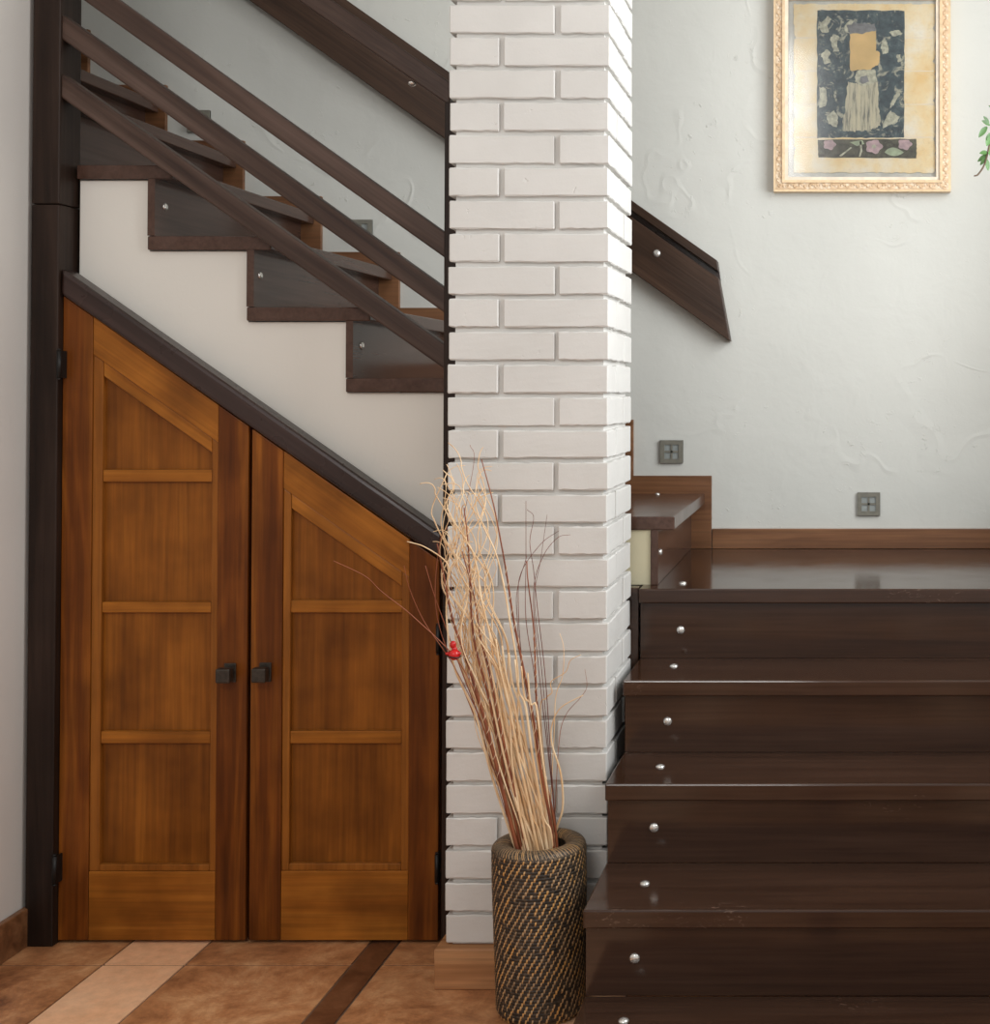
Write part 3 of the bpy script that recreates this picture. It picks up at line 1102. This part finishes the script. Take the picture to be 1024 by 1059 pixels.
for s in range(84):                        # stitches over the rolled rim
    a = 2 * math.pi * (s + rv_.uniform(-.3, .3)) / 84
    vv = []
    for q in range(7):
        th = (0.06 + 0.88 * q / 6) * math.pi
        rr = rm + (hw + .0006) * math.cos(th)
        zz = VH - 0.012 + 0.0146 * math.sin(th)
        aa = a - 0.16 * q / 6
        c = Vector((VXc + lean(zz) + rr * math.cos(aa), VYc + rr * math.sin(aa), zz))
        tg = Vector((-math.sin(aa), math.cos(aa), 0)) * 0.0009 * (0.4 + rr / ro * 0.6)
        vv.append((bm.verts.new(c - tg), bm.verts.new(c + tg)))
    for q in range(6):
        f = bm.faces.new((vv[q][0], vv[q][1], vv[q + 1][1], vv[q + 1][0]))
        f.material_index = 1
        f.smooth = True
obj('body', bm, ['rattan', 'tan', 'rim'], vs_)

# ------------------------------------------------------------------ twigs in the vase
VB = Vector((VXc, VYc, 0.03))


def stem_pts(pix, depths, n):
    """control points measured in the photo, each at its own distance, rooted inside the vase"""
    c = [Vector((P(px, py, y)[0], y, P(px, py, y)[1])) for (px, py), y in zip(pix, depths)]
    e = c[0]
    # root: follow down inside the vase
    d = (e - c[1]).normalized() * 0.16
    root = e + d
    off = Vector((root.x - VXc, root.y - VYc))
    if off.length > 0.05:
        off = off.normalized() * 0.05
    root = Vector((VXc + off.x, VYc + off.y, root.z))
    return spline([root] + c, n)


def stem(name, pix, y0, y1, rad, mat, label, cat, group, n=40, wrap=False, tip=0.35, dys=None):
    ds = [y0 + (y1 - y0) * (i_ / max(1, len(pix) - 1)) for i_ in range(len(pix))]
    if dys:
        ds = [a + b_ for a, b_ in zip(ds, dys)]
    pts = stem_pts(pix, ds, n)
    rads = [rad * (1 - (1 - tip) * i_ / n) for i_ in range(n + 1)]
    bm = bmesh.new()
    add_tube(bm, pts, rads, 7)
    mats = [mat]
    o = obj(name, bm, mats)
    tag(o, label, cat, group)
    if wrap:
        # pale strip wound round the stem
        bm = bmesh.new()
        fine = spline([pts[i_] for i_ in range(0, n + 1, 2)], 260)
        sp_ = []
        for i_, p in enumerate(fine):
            if i_ < 60 or i_ > wrap * 260:
                continue
            a = i_ * 0.62
            rr = rad * (1 - (1 - tip) * i_ / 260) + 0.0006
            sp_.append(p + Vector((math.cos(a) * rr, math.sin(a) * rr, 0)))
        add_tube(bm, sp_, 0.00085, 4)
        w = obj('spiral_wrap', bm, 'wrap', o)
        w['label'] = 'pale strip wound in a spiral'
    return o


G_C = 'cream curly willow stems in the woven vase'
hero = [
    ([(528, 862), (508, 800), (492, 740), (470, 690), (462, 640), (463, 600), (462, 582), (440, 566), (421, 560)], 2.95, 2.90, 'cream curly stem whose tip bends left across the cupboard door'),
    ([(541, 862), (530, 790), (526, 720), (508, 660), (497, 615), (494, 590), (486, 565), (470, 540), (462, 520), (470, 500), (458, 486)], 2.93, 2.93, 'cream curly stem bending double below the tallest tips over the post'),
    ([(574, 862), (582, 835), (580, 800), (571, 770), (571, 750), (580, 732), (603, 719)], 2.98, 2.96, 'short cream stem hooking right on the right side of the vase'),
    ([(561, 862), (545, 820), (535, 770), (536, 700), (527, 640), (520, 600), (512, 570), (498, 540), (492, 520), (500, 505)], 2.95, 2.97, 'cream curly stem curling right at its tip over the brick joints'),
    ([(548, 862), (535, 800), (512, 730), (494, 690), (486, 640), (492, 610), (476, 580), (460, 560), (450, 540), (447, 525), (462, 490)], 2.96, 2.95, 'cream curly stem leaning furthest left in an S bend beside the post'),
]
for (pix, a, b_, lb) in hero:
    stem('willow_stem', pix, a, b_, 0.0030, 'willow', lb, 'dried stem', G_C, 60)
rt = random.Random(21)
CL = 'cream curly willow stem among many alike in the woven vase'
for i_ in range(40):
    u = rt.random()
    bx = 530 + u * 42
    topy = rt.choice([484, 498, 512, 524, 536, 548, 560, 575, 590, 506, 530, 620, 660])
    tx = 458 + u * 38 + rt.uniform(-9, 9) + max(0, topy - 560) * .22
    nseg = 22
    ph = u * 4.5 + rt.uniform(-.9, .9)
    amp = rt.uniform(5.5, 13)
    wl = rt.uniform(84, 138)
    pix = []
    dys = []
    for q in range(nseg + 1):
        t = q / nseg
        py = 864 + (topy - 864) * t
        mid = bx + (tx - bx) * (1 - (1 - t) ** 1.35) - 7 * math.sin(math.pi * t)
        g_ = min(1.0, max(0.04, (t - 0.22) * 1.8))
        px = mid + amp * g_ * math.sin(ph + (864 - py) / wl * 6.28)
        pix.append((px, py))
        dys.append(0.022 * g_ * math.sin(ph * 1.7 + (864 - py) / (wl * 1.15) * 6.28))
    # thin ends curl over
    hk = rt.choice([-1, 1])
    lx, ly = pix[-1]
    hx_, hy_ = rt.uniform(.15, .9), rt.uniform(.2, .9)
    if topy < 600:
        for q in range(1, 6):
            pix.append((lx + hk * hx_ * q * q, ly - 6.5 * q + hy_ * q * q))
            dys.append(dys[-1] * 0.8)
    stem('willow_stem', pix, 2.955 + rt.uniform(-.03, .03), 2.955 + rt.uniform(-.05, .05), rt.uniform(0.0013, 0.0026), 'willow', CL, 'dried stem', G_C, 110, False, 0.4, dys)
# straight flat pale shafts at the mouth
for i_ in range(9):
    bx = 543 + i_ * 3.6
    k_ = 1 - 0.06 * i_
    pix = [(bx, 866), (bx - 10 * k_, 825), (bx - 22 * k_, 780), (bx - 33 * k_, 730), (bx - 44 * k_, 672 + 7 * i_), (bx - 50 * k_, 640 + 7 * i_)]
    stem('willow_stem', pix, 2.93 + .007 * (i_ % 3), 2.925, 0.0040, 'willow', 'thick pale willow shaft fanning out of the vase mouth', 'dried stem', 'thick pale shafts at the vase mouth', 24, False, 0.45)

G_W = 'wrapped red brown stems in the woven vase'
wr = [
    ([(531, 862), (513, 790), (500, 740), (482, 680), (468, 640), (458, 590), (452, 562)], 2.925, 2.91, 0.0048, 'thick red brown wrapped stem leaning furthest left of the wrapped stems', .85),
    ([(536, 862), (520, 790), (505, 720), (490, 660), (486, 600), (484, 560), (480, 525)], 2.935, 2.92, 0.0038, 'red brown wrapped stem standing second from the left in the vase', .9),
    ([(571, 862), (560, 800), (551, 740), (541, 690), (531, 640), (525, 600), (518, 560), (510, 520), (498, 475)], 2.93, 2.93, 0.0036, 'tallest red brown wrapped stem pointing up over the brick pillar', .72),
    ([(575, 862), (563, 800), (556, 750), (554, 700), (552, 650), (546, 600), (545, 580)], 2.94, 2.96, 0.0032, 'dark wrapped stem standing upright at the right of the bunch', .7),
    ([(541, 862), (528, 800), (515, 740), (505, 690), (497, 660), (491, 620), (478, 570)], 2.93, 2.92, 0.0036, 'red brown wrapped stem in the middle of the cream stems', .95),
]
for (pix, a, b_, rad, lb, wp) in wr:
    stem('wrapped_stem', pix, a, b_, rad, 'redstem', lb, 'dried stem', G_W, 44, wp, 0.3)

G_R = 'fine red twigs in the woven vase'
fine = [
    ([(534, 862), (505, 760), (478, 690), (430, 640), (395, 612), (378, 596), (345, 580)], 2.96, 2.80, .0013, 'rust', 'long rust twig reaching furthest left across the cupboard door'),
    ([(533, 862), (503, 760), (470, 690), (440, 645), (424, 610), (418, 585)], 2.96, 2.84, .0012, 'rust', 'rust twig reaching left below the cream tip on the door'),
    ([(535, 862), (506, 770), (476, 690), (458, 640), (449, 615), (440, 585)], 2.96, 2.90, .0016, 'rust', 'rust twig ending beside the right door stile'),
    ([(534, 862), (498, 760), (470, 690), (455, 650), (450, 612), (455, 560), (463, 545)], 2.97, 2.92, .0014, 'rust', 'rust twig curling up beside the dark post'),
    ([(574, 862), (563, 790), (553, 700), (544, 640), (544, 580), (544, 518)], 2.985, 2.995, .0013, 'wine', 'straight wine red twig rising vertically over the bricks'),
    ([(575, 862), (570, 790), (564, 700), (556, 630), (552, 590), (548, 560), (552, 535), (545, 527)], 2.985, 3.0, .0012, 'wine', 'wine red twig with a small hooked tip over the bricks'),
    ([(573, 862), (560, 780), (541, 690), (536, 620), (540, 590), (560, 562), (578, 549)], 2.985, 3.0, .0012, 'wine', 'wine red twig arching right above the twig bunch'),
    ([(576, 862), (567, 780), (556, 680), (552, 610), (562, 575), (577, 556), (590, 553)], 2.985, 3.0, .0011, 'wine', 'wine red twig arching furthest right over the bricks'),
    ([(575, 862), (568, 780), (560, 690), (553, 620), (559, 580), (566, 532)], 2.985, 3.0, .0010, 'wine', 'thin wine red twig with the tip right of the vertical one'),
    ([(572, 862), (556, 780), (540, 690), (535, 640), (535, 610), (545, 575)], 2.985, 3.0, .0012, 'wine', 'wine red twig bowing left of the upright wrapped stem'),
    ([(530, 862), (505, 780), (485, 700), (474, 640), (466, 600), (472, 570), (490, 480), (486, 460)], 2.97, 2.98, .0010, 'rust', 'thin rust twig ending above all others over the bricks'),
    ([(568, 862), (573, 760), (575, 720), (582, 698), (583, 670), (579, 655)], 2.99, 3.0, .0015, 'willow', 'thin tan twig rising to the right against the lower bricks'),
    ([(570, 862), (559, 740), (565, 722), (571, 716), (570, 705), (585, 695), (590, 683), (601, 677)], 2.99, 2.99, .0016, 'willow', 'tan curled strip zigzagging right against the lower bricks'),
    ([(573, 862), (578, 770), (585, 740), (600, 722), (607, 710), (605, 692)], 2.99, 3.0, .0009, 'rust', 'hair thin twig curling at the far right of the bunch'),
]
for (pix, a, b_, rad, mt, lb) in fine:
    stem('dried_twig', pix, a, b_, rad, mt, lb, 'dried twig', G_R if mt != 'willow' else 'thin tan twigs in the woven vase', 44, False, 0.45)

# red ornament clipped to a twig
oX, oZ = P(470, 677, 2.90)
orn = thing('red_ornament', 'small glossy red ornament with a dark band clipped among the left twigs', 'ornament', (oX, 2.90, oZ - 0.02))
bm = bmesh.new()
add_sphere(bm, (oX, 2.90, oZ), 0.0125, 1, 1, 0.95)
add_sphere(bm, (oX - .013, 2.90, oZ + .002), 0.005, 1.3, .8, .7)
add_sphere(bm, (oX + .010, 2.897, oZ + .003), 0.0055, 1, .8, .8)
obj('body', bm, 'red', orn)
bm = bmesh.new()
add_sphere(bm, (oX - .003, 2.90, oZ + .021), 0.0068, 1, 1, 1.25)
add_sphere(bm, (oX, 2.90, oZ + .012), 0.006, 1, 1, 1)
obj('crown', bm, 'red', orn)
bm = bmesh.new()
ringp = [(oX + 0.0125 * math.cos(a), 2.90 + 0.0125 * math.sin(a), oZ - 0.004 + 0.001 * math.sin(2 * a)) for a in [i_ / 24 * 2 * math.pi for i_ in range(25)]]
add_tube(bm, ringp, 0.0016, 6)
obj('band', bm, 'inkblack', orn)

# ------------------------------------------------------------------ plant at the right end of the landing
ppx, ppy = 0.72, 3.86
pp = thing('potted_plant', 'leafy green plant whose drooping sprig hangs in at the right edge beside the picture', 'plant', (ppx, ppy, D_TOP))
bm = bmesh.new()
pprof = [(0.09, 0), (0.095, 0.01), (0.125, 0.22), (0.14, 0.225), (0.14, 0.25), (0.122, 0.25), (0.115, 0.20), (0.0, 0.20)]
prev = None
for (r, z) in pprof:
    rg_ = [bm.verts.new((ppx + max(r, .001) * math.cos(2 * math.pi * s / 32), ppy + max(r, .001) * math.sin(2 * math.pi * s / 32), D_TOP + 0.0006 + z)) for s in range(32)]
    if prev:
        for s in range(32):
            bm.faces.new((prev[s], prev[(s + 1) % 32], rg_[(s + 1) % 32], rg_[s])).smooth = True
    else:
        bm.faces.new(list(reversed(rg_)))
    prev = rg_
obj('pot', bm, 'pot', pp)
bm = bmesh.new()
bmesh.ops.create_circle(bm, cap_ends=True, segments=32, radius=0.117, matrix=Matrix.Translation((ppx, ppy, D_TOP + 0.215)))
obj('soil', bm, 'soil', pp)
bmt = bmesh.new()
bml = bmesh.new()


def leaf_at(p, dirv, L, w, droop=0.25):
    d = Vector(dirv).normalized()
    side = d.cross(Vector((0.25, -1, 0.35)))
    if side.length < .05:
        side = d.cross(Vector((1, 0, 0)))
    side.normalize()
    nrm = side.cross(d).normalized()
    pr_ = None
    for q in range(7):
        t = q / 6
        c = Vector(p) + d * L * t - Vector((0, 0, 1)) * droop * L * t * t
        ww = w * math.sin(math.pi * min(.999, t * .93 + .05)) ** 0.8
        l_, m_, r_ = bml.verts.new(c - side * ww + nrm * ww * .25), bml.verts.new(c), bml.verts.new(c + side * ww + nrm * ww * .25)
        if pr_:
            for (a, b_, c_, d_) in ((pr_[0], pr_[1], m_, l_), (pr_[1], pr_[2], r_, m_)):
                bml.faces.new((a, b_, c_, d_)).smooth = True
        pr_ = (l_, m_, r_)


trunk = spline([(ppx, ppy, D_TOP + .2), (ppx + .02, ppy, 1.4), (ppx - .01, ppy + .02, 1.8), (ppx + .02, ppy, 2.25)], 20)
add_tube(bmt, trunk, [0.012 * (1 - .6 * i_ / 20) for i_ in range(21)], 8)
rp = random.Random(4)
SY = 3.80


def S(px, py):
    X, Z = P(px, py, SY)
    return Vector((X, SY, Z))


# the sprig seen in the photo
sprig = spline([trunk[17], S(1062, 96), S(1036, 112), S(1026, 140), S(1019, 168), S(1012, 180), S(1007.5, 182)], 30)
add_tube(bmt, sprig, [0.004 - .002 * i_ / 30 for i_ in range(31)], 6)
for (a, b_, w) in (((1021, 131), (1012, 141), 3), ((1024, 130), (1015, 124), 2.5), ((1023, 128), (1017, 119), 2), ((1026, 137), (1020, 150), 4), ((1024, 150), (1026, 138), 5),
                   ((1022, 158), (1013, 157.5), 2.6), ((1022, 160), (1011.5, 165), 2.6), ((1020, 163), (1014, 169.5), 2), ((1020, 164), (1022.5, 175), 2.6), ((1022, 156), (1030, 165), 3), ((1023, 157), (1028, 150), 3),
                   ((1030, 125), (1034, 112), 3), ((1034, 118), (1022, 108), 2.5)):
    A, B = S(*a), S(*b_)
    d = B - A
    d.y += rp.uniform(-.4, .4) * d.length
    leaf_at(A, d, d.length, w / F * SY, 0.12)
for bi in range(9):
    a = -1.0 + 2.4 * rp.random()
    z0 = trunk[8 + bi]
    e = z0 + Vector((math.cos(a) * .17, math.sin(a) * .25, rp.uniform(.02, .2)))
    br = spline([z0, (z0 + e) / 2 + Vector((0, 0, .05)), e], 10)
    add_tube(bmt, br, 0.003, 5)
    for q in range(3, 11):
        for s in (-1, 1):
            d = Vector((rp.uniform(-.4, 1), s * rp.uniform(.3, 1), rp.uniform(-.2, .6)))
            leaf_at(br[q], d, rp.uniform(.05, .08), .011)
obj('stem', bmt, 'bark', pp)
obj('foliage', bml, 'leaf', pp)

# ------------------------------------------------------------------ light
w = bpy.data.worlds.new('World')
bpy.context.scene.world = w
w.use_nodes = True
bg = w.node_tree.nodes['Background']
bg.inputs['Color'].default_value = (1.0, 0.99, 0.975, 1)
bg.inputs['Strength'].default_value = 0.74


def area(name, loc, rot, sx, sy, power, col):
    l = bpy.data.lights.new(name, 'AREA')
    l.shape = 'RECTANGLE'
    l.size, l.size_y = sx, sy
    l.energy = power
    l.color = col
    o = bpy.data.objects.new(name, l)
    C.objects.link(o)
    o.location = loc
    o.rotation_euler = rot
    return o


# daylight in the stair window (right wall), facing into the room
area('window_daylight', (1.02, (WY0 + WY1) / 2, (WZ0 + WZ1) / 2), (0, math.radians(90), 0), WZ1 - WZ0, WY1 - WY0, 58, (0.95, 0.98, 1.0))
# high window of the room behind the viewer
area('room_daylight', (-0.80, -1.3, 3.35), (math.radians(74), 0, 0), 1.15, 0.95, 46, (1.0, 0.985, 0.96))

# ------------------------------------------------------------------ camera
cam = bpy.data.cameras.new('camera')
cam.sensor_fit = 'HORIZONTAL'
cam.sensor_width = 36
cam.lens = F / 1024 * 36
cam.shift_x = (512 - VX) / 1024
cam.shift_y = -(529.5 - AX) / 1024
cam.clip_start = 0.05
co = bpy.data.objects.new('camera', cam)
C.objects.link(co)
co.location = (0, 0, EYE)
co.rotation_euler = (math.radians(90) + TH, 0, 0)
bpy.context.scene.camera = co
vs = bpy.context.scene.view_settings
vs.view_transform = 'Standard'
vs.look = 'None'
vs.gamma = 1
vs.use_curve_mapping = False
vs.exposure = -0.16
